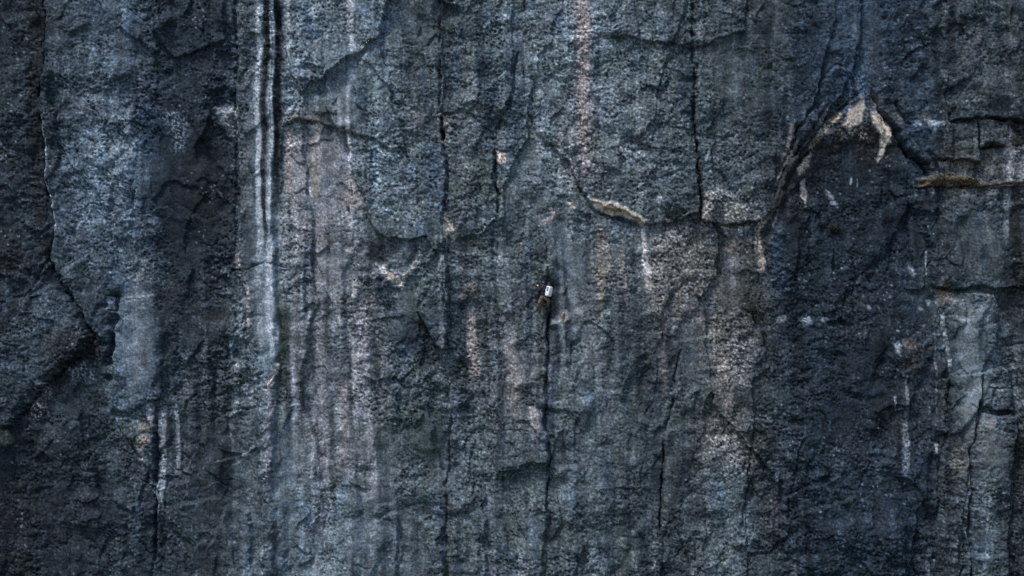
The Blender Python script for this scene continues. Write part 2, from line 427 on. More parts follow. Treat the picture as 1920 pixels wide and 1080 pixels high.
crack([(1768,330),(1768,352)], 1.6, 0.2)
crack([(1755,545),(1763,580),(1773,615),(1781,650),(1783,700),(1776,780),(1771,830),(1764,880),(1758,1000)], 2.2, 0.20, pos=-0.05, Lp=20, e0=.02)
crack([(1757,541),(1800,543),(1832,548),(1862,553),(1880,548)], 2.2, 0.24)
crack([(1836,700),(1833,780),(1822,835),(1816,872),(1808,960),(1800,1150)], 2.6, 0.32, e0=.1, e1=0)
crack([(1838,772),(1870,770),(1906,777)], 2.2, 0.28)
crack([(1845,729),(1870,732),(1900,728)], 1.8, 0.15)
crack([(1906,780),(1900,830),(1893,880),(1884,1000)], 2.4, 0.26)
crack([(1845,552),(1885,585),(1915,582)], 2.4, 0.15)
crack([(1850,640),(1890,646),(1925,645)], 2.0, 0.14)
crack([(1275,640),(1264,730),(1255,790),(1246,830),(1243,880),(1235,1000)], 2.4, 0.42, e0=.04)
crack([(1443,688),(1424,700),(1407,720)], 2.2, 0.16)
crack([(1421,735),(1412,830),(1403,880),(1396,1000)], 2.2, 0.20)
crack([(1412,590),(1420,612),(1434,660),(1440,690)], 3.2, 0.22)
crack([(1508,815),(1498,850),(1488,890),(1475,980)], 2.6, 0.22)
crack([(1642,833),(1626,868),(1610,920)], 2.2, 0.2)
crack([(400,862),(440,856),(462,846),(478,832)], 1.8, 0.06)
crack([(940,800),(990,805),(1024,815)], 2.2, 0.08)
crack([(1540,560),(1575,600),(1600,640)], 3.0, 0.06)
crack([(700,490),(722,503),(740,520),(760,512),(775,492),(785,475)], 4.0, -0.12)
blob(742, 490, 38, 20, dh=-0.12)
blob(770, 560, 60, 45, dh=-0.10)
blob(1590, 330, 85, 90, dh=-0.22)
blob(1330, 480, 80, 40, dh=-0.05)
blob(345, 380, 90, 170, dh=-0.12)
for _x, _y, _d in ((700, 930, .2), (1100, 950, .25), (200, 960, .3), (1650, 1000, .25), (560, 120, .2), (1000, 110, .2), (180, 130, .25)):
    blob(_x, _y, 90, 40, dh=_d)

# ----------------------------------------------------------------------------------------------
# mineral stains and broken pale rock, with some painted shade (survey tone, hue)
# ----------------------------------------------------------------------------------------------
# dark stains and other dark areas; painted shade noted at its line
streak([(64,-80),(66,209),(72,335),(84,440),(84,500),(110,545)], [14,14,14,12,10,8], 30, SLATE, .65, 0, .1)  # shade of the recess left of the slab edge, painted in
streak([(190,640),(150,680),(110,720),(80,760),(60,820)], [8,12,14,14,10], 26, PURP, .6, .05, .2, .5, .6, True)  # shade in the recess under the lobe's diagonal edge, painted dark
streak([(1032,490),(1031,540),(1031,590),(1034,640)], [9,13,14,9], 36, SLATE, .7, .2, .3)  # shadow right of the corner crack, painted into the rock colour
streak([(1014,520),(1012,555),(1010,590)], [10,13,9], 44, SLATE, .6, .2, .3)  # rock darkened around the climber
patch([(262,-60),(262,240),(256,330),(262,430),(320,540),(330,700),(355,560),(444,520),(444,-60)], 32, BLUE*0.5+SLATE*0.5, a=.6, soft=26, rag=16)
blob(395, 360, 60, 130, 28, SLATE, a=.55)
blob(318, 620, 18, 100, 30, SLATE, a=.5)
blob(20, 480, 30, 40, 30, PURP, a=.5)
blob(140, 650, 60, 40, 28, PURP, a=.5)  # more painted shade in the recess below the lobe
streak([(503,-100),(498,210),(496,330),(500,430),(492,500)], [6,6,5,4,3], 24, SLATE, .8, 0, .2)
streak([(524,-100),(522,210),(521,330),(522,430)], [8,8,8,5], 26, SLATE, .75, 0, .3)
streak([(532,540),(534,640),(533,720),(530,800)], [8,11,12,10], 36, GREEN, .7, .2, .4)
streak([(612,545),(614,620),(616,690)], [6,7,5], 42, SLATE, .6)
streak([(645,550),(648,600)], [7,6], 40, SLATE, .6, .2, .3)
streak([(620,740),(622,860),(624,980)], [6,6,5], 46, SLATE, .6)
blob(708, 470, 30, 26, 26, SLATE, a=.7)
blob(715, 620, 34, 24, 36, SLATE, a=.5, speck=1)
patch([(742,590),(795,588),(806,620),(818,660),(835,690),(800,690),(765,650)], 34, SLATE, a=.65, soft=9, rag=4)  # darker triangle left of the pointed tongue
blob(868, 455, 22, 18, 30, GREEN, a=.6)
blob(862, 700, 22, 30, 36, GREEN, a=.55)
blob(770, 800, 70, 60, 48, GREEN, a=.4)
blob(1175, 620, 26, 90, 42, SLATE, a=.5)
blob(1280, 400, 30, 26, 36, SLATE, a=.5)
streak([(1495,330),(1496,420),(1494,540),(1498,700),(1495,900)], [16,17,16,13,10], 27, SLATE*.6+BLUE*.4, .6, .15, .3)
blob(1620, 275, 60, 50, 26, SLATE, a=.6)
blob(1665, 260, 22, 34, 20, SLATE, a=.6)
blob(1345, 433, 18, 10, 26, SLATE, a=.6)
blob(1710, 680, 26, 26, 22, SLATE, a=.7)
blob(1665, 800, 30, 50, 28, PURP, a=.4)
streak([(1902,345),(1900,420),(1898,560)], [13,12,9], 28, SLATE, .7, .1, .3)
blob(1905, 255, 22, 24, 26, SLATE, a=.6)
blob(1895, 570, 24, 40, 34, PURP, a=.5)
blob(1912, 850, 14, 50, 26, OLIVE*0.4+SLATE*0.6, a=.6)
blob(900, 330, 34, 60, 46, GREEN, a=.5)
streak([(1010,430),(1012,520),(1008,640),(1010,760)], [10,12,10,8], 44, GREEN, .4)

# blue water stains
streak([(812,262),(815,330),(818,400)], [20,22,20], 52, BLUE*.6+SLATE*.4, .38, .15, .3)
streak([(1462,385),(1464,440),(1462,530),(1466,600)], [13,14,15,8], 46, BLUE*.8+SLATE*.2, .5, .2, .4)
blob(290, 250, 34, 60, 36, BLUE, a=.5)
streak([(1590,255),(1592,340)], [10,8], 40, BLUE, .4)
blob(770, 640, 30, 30, 42, BLUE, a=.3)
blob(1695, 230, 12, 22, 40, BLUE, a=.4)

streak([(462,-120),(464,210),(466,400),(470,600),(478,760)], [16,15,14,12,8], 50, SLATE, .6, 0, .2, .6, .6)
# light water streaks
for _x, _y0, _y1, _w, _v, _h in ((1052,430,760,4,74,PALE),(1088,470,700,5,70,PALE),(1122,400,640,4,72,TAN),(1150,440,720,5,66,PALE),(1168,430,600,3,74,PINK),(1188,450,680,5,42,SLATE),
                                 (1102,430,620,4,44,SLATE),(1240,540,800,5,70,PINK),(1060,640,860,6,68,PALE),(1130,660,880,6,68,PALE),(952,460,760,4,72,PALE),(978,430,640,4,70,PALE),
                                 (918,470,700,4,68,PALE),(912,560,760,3,42,GREEN),(1000,560,720,4,70,PALE),(1350,600,800,5,72,PINK),(1385,560,760,4,44,SLATE),(560,520,860,5,48,SLATE),(655,620,880,4,48,SLATE)):
    streak([(_x, _y0), (_x + 2, (_y0 + _y1) / 2), (_x + 5, _y1)], [_w * .7, _w * 1.2, _w], _v, _h, .62, .15, .4, .7, .7)
streak([(484,-120),(486,210),(488,330),(490,430),(488,497)], [4.5,4.5,4.5,5,5.5], 110, PALE*.7+PURP*.3, .85, 0, .05, .5)
streak([(485,500),(488,560),(494,640),(497,690)], [5,5,5,4], 92, PALE, .8, .05, .3)
streak([(514,-120),(513,210),(511,300),(508,400),(506,440)], [2,2,2.4,2.4,2.4], 112, PALE, .9, 0, .05, .3)
streak([(509,-60),(508,250),(504,400),(507,460)], [1.2,1.2,1.5,2], 96, PALE, .7, 0, .05, .3)
streak([(507,430),(508,470),(508,540),(511,600),(515,650),(516,690)], [4,6,8,8.5,9,7], 108, PALE*.5+PURP*.5, .9, .1, .2, .6)
streak([(515,690),(509,730),(507,800),(504,880),(500,960)], [7,8,8,8,6], 80, PURP, .8, .05, .3)
streak([(470,210),(466,330),(468,470)], [9,9,8], 66, PALE, .5)
streak([(302,757),(301,810),(301,900),(298,1000)], [6,6,6,5], 84, PALE, .75, .1, .3)
streak([(328,750),(329,810),(331,900)], [3.5,4,4], 84, PALE, .75, .1, .3)
streak([(448,640),(444,700),(437,790),(440,862)], [2.5,4,5,3], 74, PALE, .7)
streak([(541,240),(541,300),(543,360),(548,400)], [8,8,8,6], 92, PINK, .7, .05, .4)
streak([(560,245),(561,330),(562,420)], [7,8,8], 80, PURP, .6)
streak([(585,240),(588,300),(590,380)], [6,8,8], 82, TAN, .5)
streak([(620,260),(622,340),(620,420)], [10,12,9], 84, PALE, .5)
streak([(600,330),(600,420),(602,520),(598,640),(605,760),(608,900),(606,1050)], [6,8,9,8,9,10,8], 86, PURP, .6, .1, .1)
streak([(667,540),(676,580),(684,640),(686,720),(692,800),(700,880),(704,980)], [9,10,7,7,7,8,6], 90, PURP, .7, .1, .2)
streak([(625,480),(632,560),(640,640)], [10,10,8], 80, PALE, .4)
streak([(575,580),(580,700),(588,870)], [10,12,12], 80, PALE, .4)
streak([(640,700),(646,790),(650,900)], [10,12,10], 80, PINK, .4)
streak([(658,405),(663,440),(668,486)], [5,9,11], 88, PALE, .7, .1, .2)
blob(658, 470, 6, 6, 120, TAN, a=.7)
streak([(885,570),(886,600),(889,650),(892,718)], [5,7,10,9], 84, PINK, .75, .2, .12, .7)
streak([(890,715),(891,760)], [3,2], 80, PALE, .6)
streak([(840,660),(842,720),(841,790)], [3,3,3], 78, PALE, .6)
streak([(935,420),(940,500),(942,600),(950,720)], [6,7,6,6], 74, PALE, .55)
streak([(955,640),(965,720),(970,800)], [9,11,9], 78, PINK, .45)
streak([(1000,760),(1003,790),(1005,815)], [8,9,7], 92, PINK, .6)
streak([(1091,-60),(1092,210),(1094,280),(1103,350)], [17,15,13,7], 92, PINK, .7, 0, .2, .8)
streak([(1068,388),(1070,450),(1073,540),(1078,610)], [6,7,9,7], 82, PALE, .6)
streak([(1134,420),(1136,480),(1132,545)], [7,7,8], 78, TAN, .5)
streak([(1208,428),(1210,470),(1214,520),(1220,566)], [3.5,4.5,7,7], 108, PALE*.5+PINK*.5, .85, .02, .35, .3)
streak([(1106,545),(1110,620),(1112,720)], [8,10,8], 68, PALE, .4)
streak([(1884,240),(1883,300),(1884,345)], [5,7,8], 86, PURP, .7)
streak([(1882,350),(1884,400),(1886,460)], [6,5,4], 78, PALE, .6)
streak([(1737,468),(1738,535)], [1.8,1.6], 86, PALE, .8)
streak([(1755,620),(1755,720),(1756,800)], [1.6,2,1.6], 70, PALE, .7)
streak([(1698,700),(1699,750),(1698,790)], [3,2.5,5], 74, PALE, .7)
streak([(1697,782),(1697,830),(1695,900)], [6,7,6], 82, PALE, .75, .08, .3)
streak([(1676,740),(1677,765)], [2,2], 84, PALE, .8)
streak([(1597,328),(1597,346)], [1.6,2.2], 88, PALE, .8)
streak([(1608,332),(1608,352)], [1.4,1.6], 80, PALE, .8)
streak([(1800,555),(1803,590),(1800,620)], [18,20,16], 74, PALE, .5)
blob(1845, 580, 26, 34, 84, PALE, a=.5)
blob(1815, 700, 20, 120, 84, PALE, a=.5, rough=.35)
blob(1860, 840, 28, 46, 74, PALE, a=.5, rough=.5)
blob(1818, 580, 8, 10, 92, TAN, a=.5)

# pale crests along edges
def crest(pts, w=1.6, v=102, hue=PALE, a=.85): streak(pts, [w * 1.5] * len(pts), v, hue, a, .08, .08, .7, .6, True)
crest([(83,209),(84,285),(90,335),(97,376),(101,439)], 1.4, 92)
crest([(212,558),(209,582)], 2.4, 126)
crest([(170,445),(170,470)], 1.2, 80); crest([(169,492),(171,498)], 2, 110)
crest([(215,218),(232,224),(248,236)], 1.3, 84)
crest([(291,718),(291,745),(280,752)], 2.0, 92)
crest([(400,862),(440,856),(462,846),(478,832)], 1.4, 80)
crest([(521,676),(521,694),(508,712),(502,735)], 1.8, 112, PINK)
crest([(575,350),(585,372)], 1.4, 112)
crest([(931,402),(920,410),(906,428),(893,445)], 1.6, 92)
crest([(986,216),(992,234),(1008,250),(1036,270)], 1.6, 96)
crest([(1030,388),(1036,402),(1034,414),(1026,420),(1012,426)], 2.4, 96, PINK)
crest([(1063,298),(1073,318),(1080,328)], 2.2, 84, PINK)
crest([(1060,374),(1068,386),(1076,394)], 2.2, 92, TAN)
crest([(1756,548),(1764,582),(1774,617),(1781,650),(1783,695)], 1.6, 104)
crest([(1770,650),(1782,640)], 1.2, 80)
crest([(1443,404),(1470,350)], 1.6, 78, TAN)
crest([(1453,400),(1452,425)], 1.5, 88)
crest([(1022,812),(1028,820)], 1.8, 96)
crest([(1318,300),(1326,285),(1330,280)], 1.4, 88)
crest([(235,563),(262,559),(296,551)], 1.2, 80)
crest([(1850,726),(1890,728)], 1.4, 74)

# tan broken rock
patch([(404,200),(448,200),(447,240),(443,272),(432,262),(418,235)], 92, TAN*0.5+PURP*0.5, a=.8, soft=5)
patch([(538,212),(612,214),(612,229),(585,226),(560,226),(540,231)], 78, TAN, a=.6, soft=5)
patch([(575,234),(606,236),(600,243),(580,242)], 112, TAN, a=.7, soft=2)
patch([(550,234),(570,234),(566,242),(553,241)], 92, PALE, a=.6, soft=2)
patch([(640,345),(664,342),(684,378),(676,398),(655,396),(642,380)], 84, PINK, a=.65, soft=6)
patch([(704,490),(722,494),(740,512),(752,512),(764,506),(776,488),(786,474),(780,496),(762,518),(752,526),(756,548),(742,534),(728,520),(712,502)], 108, TAN, a=.85, soft=2.5, rag=2, part=('rock_flake', 'pale tan bowl shaped rim of broken rock'))
patch([(833,404),(846,414),(857,436),(852,448),(842,444),(838,456),(832,450)], 104, TAN, a=.8, soft=2.5, rag=2.5, dh=.06, part=('rock_flake', 'pinkish broken chip on the long vertical crack'))
patch([(852,498),(870,505),(866,512),(854,508)], 92, PINK, a=.6, soft=3)
patch([(856,552),(876,532),(892,534),(896,548),(880,552),(862,562)], 80, TAN, a=.65, soft=4)
patch([(934,284),(950,288),(952,302),(942,310),(936,306)], 112, RUST*0.35+PINK*0.65, a=.9, soft=2, rag=2, dh=.05, part=('rock_flake', 'small salmon pink chip beside a dark crack'))
patch([(822,212),(827,212),(829,262),(833,268),(824,262)], 98, PINK, a=.85, soft=2, rag=1)
patch([(832,212),(841,214),(842,262),(836,270),(833,256)], 84, PINK, a=.8, soft=2, rag=1)
patch([(770,210),(795,212),(790,232),(776,228)], 80, PINK, a=.5, soft=4)
patch([(1097,370),(1112,374),(1130,376),(1150,379),(1172,390),(1210,414),(1205,424),(1170,410),(1140,400),(1116,388)], 112, TAN*.8+RUST*.2, a=1.0, soft=3.0, rag=1.0, dh=.12, smooth=.3, part=('ledge', 'thin tan slanting ledge above a dark stained wall'))
patch([(1136,388),(1166,394),(1170,406),(1145,400)], 84, RUST*0.5+TAN*0.5, a=.4, soft=3)
patch([(1160,274),(1170,280),(1182,286),(1185,300),(1174,304),(1166,294)], 104, PALE, a=.8, soft=2, rag=3, dh=.05, part=('rock_flake', 'cluster of pale chips in a small hollow'))
patch([(1316,372),(1332,366),(1334,402),(1336,418),(1318,418)], 88, TAN, a=.7, soft=4, rag=3)
patch([(1314,406),(1330,404),(1336,414),(1322,420)], 124, TAN*0.6+PINK*0.4, a=.85, soft=2, rag=1.5, dh=.05, part=('rock_flake', 'bright pinkish chip at the slab corner'))
patch([(1322,372),(1345,352),(1385,366),(1420,392),(1416,416),(1322,416)], 94, TAN, a=.75, soft=16, rag=4, speck=.7)
patch([(1358,420),(1374,420),(1370,432),(1366,442),(1362,432)], 104, TAN, a=.8, soft=1.8, rag=1)
patch([(1388,424),(1396,424),(1395,442),(1389,440)], 108, PALE, a=.8, soft=1.6, rag=1)
patch([(1400,424),(1406,424),(1405,440),(1401,438)], 100, PALE, a=.8, soft=1.6, rag=1)
patch([(1352,470),(1385,446),(1392,452),(1370,470),(1356,480)], 84, TAN, a=.6, soft=4)
streak([(1447,400),(1428,416),(1420,440),(1421,470),(1426,505),(1430,530)], [3,4,5,6,6,4], 90, TAN, .8, .05, .3, .8, .5, True)
streak([(1580,212),(1545,240),(1520,272),(1514,284)], [5,5,5,3], 86, TAN, .85, .05, .1, .7, .5, True)
patch([(1500,318),(1512,292),(1521,286),(1519,312),(1515,326),(1498,330)], 102, TAN, a=.95, soft=2.5, rag=2.5, smooth=.4, dh=.08)
patch([(1506,340),(1514,338),(1519,368),(1512,380),(1505,366)], 100, TAN, a=.9, soft=2.5, rag=2, smooth=.4, dh=.06)
patch([(1466,300),(1474,282),(1478,290),(1474,308),(1466,314)], 98, PINK, a=.75, soft=2.5, rag=2)
streak([(1484,225),(1470,290),(1456,345)], [3,5,3], 74, PINK, .6)
patch([(1596,205),(1618,196),(1617,214),(1613,228),(1600,236),(1586,242),(1577,236),(1588,222)], 102, TAN, a=1, soft=2.5, rag=1.6, smooth=.25, dh=.06)
patch([(1575,240),(1620,232),(1626,262),(1600,256),(1580,262)], 92, TAN, a=.7, soft=6, rag=4, speck=.8)
patch([(1634,206),(1654,208),(1664,228),(1674,248),(1674,266),(1662,272),(1652,296),(1646,306),(1645,294),(1656,266),(1646,252),(1634,236)], 106, TAN, a=1, soft=2, rag=1.0, dh=.12, smooth=.2, part=('rock_flake', 'pale tan hooked scar of fresh rock under the dark crack'))
patch([(1600,206),(1606,182),(1616,186),(1618,210)], 88, TAN, a=.8, soft=4, rag=3, smooth=.3)
patch([(1636,208),(1632,180),(1642,170),(1652,206)], 84, TAN, a=.7, soft=4, rag=3, smooth=.3)
patch([(1666,208),(1686,214),(1700,228),(1690,236),(1674,226)], 74, TAN, a=.6, soft=4)
patch([(1554,356),(1560,358),(1570,376),(1574,388),(1566,380)], 94, PINK, a=.75, soft=2.5, rag=2)
patch([(1704,226),(1716,224),(1722,236),(1714,236)], 118, PALE, a=.8, soft=2, rag=1.5)
patch([(1730,228),(1740,226),(1758,238),(1744,238),(1746,248),(1738,244)], 114, PALE, a=.85, soft=2, rag=1.5)
patch([(1712,214),(1738,216),(1736,226),(1718,226)], 72, TAN, a=.6, soft=3)
patch([(1752,304),(1776,306),(1772,316),(1758,314)], 92, TAN, a=.7, soft=3)
patch([(1786,306),(1818,306),(1816,334),(1790,334)], 78, TAN, a=.65, soft=5)
patch([(1775,352),(1818,352),(1810,366),(1786,368)], 78, TAN, a=.65, soft=4)
patch([(1738,352),(1746,352),(1750,366),(1742,372)], 100, TAN, a=.7, soft=2.5)
patch([(1718,337),(1745,331),(1778,329),(1800,335),(1832,336),(1832,352),(1780,352),(1720,351)], 52, OLIVE*.6+RUST*.4, a=.9, soft=2.5, rag=1)
patch([(1752,301),(1832,298),(1832,304),(1752,307)], 62, RUST*.4+TAN*.6, a=.8, soft=2, rag=.6)
patch([(1832,276),(1880,275),(1880,279),(1832,280)], 40, RUST, a=.5, soft=1.6, rag=.6)
patch([(1832,341),(1930,343),(1980,349),(1832,349)], 62, RUST*0.3+TAN*0.7, a=.85, soft=2.0, rag=.5)
patch([(1880,285),(1930,280),(1930,335),(1882,338)], 84, PURP, a=.65, soft=6, rag=6)
patch([(1836,280),(1850,280),(1850,290),(1838,290)], 78, TAN, a=.5, soft=3)
patch([(1840,232),(1856,232),(1854,244),(1842,242)], 78, TAN, a=.5, soft=3)
patch([(1700,492),(1710,494),(1716,512),(1708,514),(1700,504)], 94, PALE, a=.75, soft=2.5, rag=2, part=('rock_flake', None))
patch([(1757,546),(1785,544),(1788,560),(1772,572),(1764,566)], 78, TAN*.6+RUST*.4, a=.75, soft=3)
patch([(1758,540),(1790,536),(1788,544),(1762,546)], 54, OLIVE, a=.7, soft=3)
patch([(1670,646),(1684,642),(1690,652),(1683,668),(1676,660)], 100, PINK*.5+PALE*.5, a=.85, soft=1.8, rag=1.5, dh=.06, part=('rock_flake', 'white chip at the left end of a rusty band'))
patch([(1688,640),(1722,638),(1730,646),(1712,656),(1692,658)], 66, RUST*.6+TAN*.4, a=.65, soft=3, rag=3)
patch([(1752,832),(1762,832),(1760,852),(1754,852)], 116, TAN*.6+PALE*.4, a=.85, soft=1.6, rag=1, dh=.05, part=('rock_flake', 'small pale wedge below the curved crack'))
patch([(1842,788),(1866,784),(1866,796),(1846,800)], 88, TAN, a=.7, soft=2.5)
patch([(1780,830),(1812,830),(1810,880),(1782,880)], 74, TAN, a=.45, soft=7)
for cx, cy, r in ((1632,575,4),(1727,578,4),(1735,612,4),(1742,566,5),(1646,300,3),(1672,636,3),(1680,620,3),(1800,600,5),(1545,600,6),(1512,600,9),(1466,598,8)):
    blob(cx, cy, r * 1.4, r, 98, PALE, a=.75)
patch([(1031,600),(1042,590),(1058,586),(1068,590),(1066,600),(1052,606),(1040,610),(1032,607)], 88, TAN, a=.8, soft=2.5, rag=2, dh=.10, part=('rock_block', 'pale broken block wedged just below the climber'))
patch([(1034,600),(1056,600),(1058,608),(1048,612),(1034,606)], 122, TAN*.5+PALE*.5, a=.85, soft=2, rag=1.5)
patch([(1076,582),(1090,580),(1092,594),(1080,598)], 94, PINK, a=.7, soft=2.5, rag=2)
patch([(1096,574),(1112,572),(1110,584),(1098,586)], 84, PINK, a=.6, soft=3, rag=2)
patch([(446,476),(457,474),(459,500),(452,508),(446,500)], 100, PINK, a=.8, soft=2, rag=1.5, dh=.10, part=('rock_flake', 'small upright pink flake at the foot of the pillar edge'))
patch([(458,530),(466,540),(472,590),(478,612),(470,610),(462,570)], 88, PINK, a=.75, soft=2.5, rag=2)
patch([(60,738),(90,722),(104,726),(92,760),(72,790),(55,805),(52,770)], 78, TAN*.6+PALE*.4, a=.85, soft=6, rag=4, speck=.6)
patch([(128,690),(160,680),(182,690),(180,716),(140,722)], 78, PALE, a=.8, soft=7, speck=.6)
patch([(-10,798),(14,808),(26,828),(10,836),(-10,826)], 82, TAN, a=.7, soft=4, rag=3)
patch([(262,784),(276,790),(291,776),(292,800),(284,812),(270,806),(258,800)], 72, TAN*.6+OLIVE*.4, a=.6, soft=4, rag=3)
patch([(258,818),(276,812),(283,826),(274,846),(270,868),(262,850)], 88, TAN, a=.85, soft=2.5, rag=2, dh=.05, part=('rock_flake', 'tan broken wedge pointing down below the pillar'))
patch([(276,778),(290,780),(288,790),(276,788)], 98, PINK, a=.7, soft=2, rag=1.5)
patch([(268,758),(290,760),(288,772),(272,770)], 78, PALE, a=.6, soft=3)
patch([(215,790),(255,785),(260,845),(240,828)], 48, GREEN, a=.6, soft=5)
patch([(0,292),(12,292),(14,298),(0,300)], 86, TAN, a=.7, soft=2)
patch([(295,210),(350,210),(348,250),(346,282),(328,280),(318,240)], 92, PALE, a=.75, soft=9, speck=.8)
patch([(244,414),(292,414),(300,436),(270,432),(256,445)], 84, PALE, a=.5, soft=8)
blob(225, 300, 26, 70, 82, PALE, a=.45, ang=12)
blob(262, 640, 36, 95, 80, PALE, a=.4, rough=.45)
blob(265, 500, 36, 34, 72, PALE, a=.4)
# broad warm staining
for _p, _h, _a in (([(1205,425),(1420,430),(1430,560),(1400,720),(1410,870),(1290,870),(1310,640),(1210,560)], TAN*.7+PINK*.3, .40),
                   ([(525,212),(650,212),(690,400),(720,560),(710,900),(560,900),(525,480)], PINK, .30),
                   ([(1050,200),(1120,200),(1130,340),(1080,350)], PINK, .5),
                   ([(1440,420),(1480,280),(1560,210),(1680,200),(1660,300),(1600,270),(1530,340),(1480,420)], TAN, .55),
                   ([(1740,290),(1930,215),(1930,350),(1740,370)], TAN*.6+PURP*.4, .35),
                   ([(1780,840),(1860,780),(1880,880),(1780,900)], TAN, .3),
                   ([(870,540),(1010,620),(1010,830),(880,760)], PINK, .22)):
    patch(_p, None, _h, a=_a, soft=30, rag=18)
# granular tan zones
patch([(1205,425),(1320,420),(1325,540),(1240,560),(1206,520)], 86, TAN*.8+PINK*.2, a=.55, soft=24, rag=16, speck=.8)
patch([(1200,560),(1300,550),(1400,600),(1380,640),(1260,630)], 80, TAN*.6+PINK*.4, a=.55, soft=20, rag=8, speck=.8)
patch([(1330,640),(1410,640),(1400,720),(1340,720)], 88, PINK, a=.7, soft=16, rag=8, speck=.8)
patch([(1305,800),(1370,780),(1400,850),(1390,872),(1320,850)], 90, TAN*.6+PINK*.4, a=.65, soft=20, rag=8, speck=.8)
patch([(1350,770),(1370,740),(1380,790),(1340,820)], 84, PINK, a=.6, soft=8, rag=6, speck=.8)
patch([(1404,850),(1416,848),(1424,868),(1406,874)], 96, TAN, a=.7, soft=3, rag=2)
patch([(600,270),(648,270),(646,330),(610,330)], 84, PINK, a=.4, soft=10, speck=.8)
patch([(1090,480),(1170,470),(1180,560),(1100,560)], 76, TAN, a=.45, soft=16, speck=.8)
patch([(540,380),(640,400),(640,480),(540,480)], 80, PINK, a=.4, soft=20, rag=8, speck=.7)
patch([(1660,700),(1750,560),(1760,820),(1680,870)], 52, RUST*.4+OLIVE*.6, a=.3, soft=20, rag=10, speck=.8)
patch([(1560,560),(1680,560),(1690,640),(1560,640)], 50, RUST*.4+OLIVE*.6, a=.3, soft=20, rag=10, speck=.8)
patch([(1535,830),(1620,760),(1640,870),(1560,900)], 58, TAN, a=.35, soft=16, rag=10, speck=.8)

# ----------------------------------------------------------------------------------------------
# fine relief: lumps, pits, crystals
# ----------------------------------------------------------------------------------------------
for cx, cy, rx, ry, v in ((495,400,40,300,.45),(512,620,22,140,.35),(590,330,60,90,.55),(1820,450,70,90,.6),(1815,700,50,160,.4),(262,650,50,110,.45),
                          (745,320,100,120,1.35),(165,350,90,150,1.25),(80,660,100,110,1.2),(1110,740,90,120,.85),(1780,270,60,50,.75),(350,350,85,170,.4),(385,600,60,60,.7),
                          (1390,310,90,100,1.25),(1260,480,70,70,1.25),(590,700,80,160,.7),(1600,480,110,140,1.05),(880,320,50,110,1.1)):
    blob(cx, cy, rx, ry, rough=v)
ca, sa = math.cos(math.radians(14)), math.sin(math.radians(14))
RX, RY = WX * ca + WY * sa, -WX * sa + WY * ca
RX2, RY2 = WX * ca - WY * sa, WX * sa + WY * ca
lump = np.abs(perlin(RX / 15, RY / 12, 51)) * 0.6 + np.abs(perlin(RX2 / 10, RY2 / 9, 53)) * 0.5
lump2 = np.abs(perlin(WX / 34, WY / 22, 55))
ROUGH = np.clip(ROUGH, 0.05, 2.2) ** 1.45
H += ROUGH * (0.060 * (lump - 0.35) + 0.10 * (lump2 - 0.3) + 0.030 * fbm(GX / 6.2, GY / 5.4, 57, 2, 0.6) + 0.12 * fbm(GX / 60, GY / 50, 58, 2))
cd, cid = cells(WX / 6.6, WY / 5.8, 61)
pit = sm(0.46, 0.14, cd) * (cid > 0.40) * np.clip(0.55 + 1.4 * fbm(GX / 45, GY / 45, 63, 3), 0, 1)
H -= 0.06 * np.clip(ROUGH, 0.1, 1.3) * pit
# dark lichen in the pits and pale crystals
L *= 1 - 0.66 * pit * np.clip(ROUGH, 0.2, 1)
GR = np.clip(0.35 + 0.75 * ROUGH, 0.4, 1.25)
L *= np.exp(GR * (1.25 * fbm(GX / 5.0, GY / 4.5, 65, 2, 0.8) + 0.35 * SPK) + 0.85 * fbm(GX / 24, GY / 20, 66, 3, 0.6) - 0.06)
dens = np.clip(0.25 + 1.8 * fbm(GX / 60, GY / 80, 69, 3), 0, 1)
for wl_, thr, sd_ in ((6.0, .86, 67), (9.5, .88, 68)):
    cd, cid = cells(GX / wl_, GY / wl_, sd_)
    fleck = sm(0.34, 0.08, cd + 0.25 * SPK) * sm(thr, 1.0, cid) * dens
    L += (lin(108) - L) * 0.7 * fleck
    HUE += (PALE - HUE) * (0.6 * fleck)[..., None]

L = 0.062 * (L / 0.062) ** 1.08
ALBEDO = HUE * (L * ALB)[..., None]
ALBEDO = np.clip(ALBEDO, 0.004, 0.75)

def wall_h(u, v):
    i = int(np.argmin(np.abs(xs - u))); j = int(np.argmin(np.abs(ys - v)))
    return float(H[j, i])
def at(u, v, out=0.0):
    """point of the place at survey position u, v, `out` metres in front of the rock there"""
    return Vector(((u - 960) * PX, -(wall_h(u, v) + out), (540 - v) * PX))

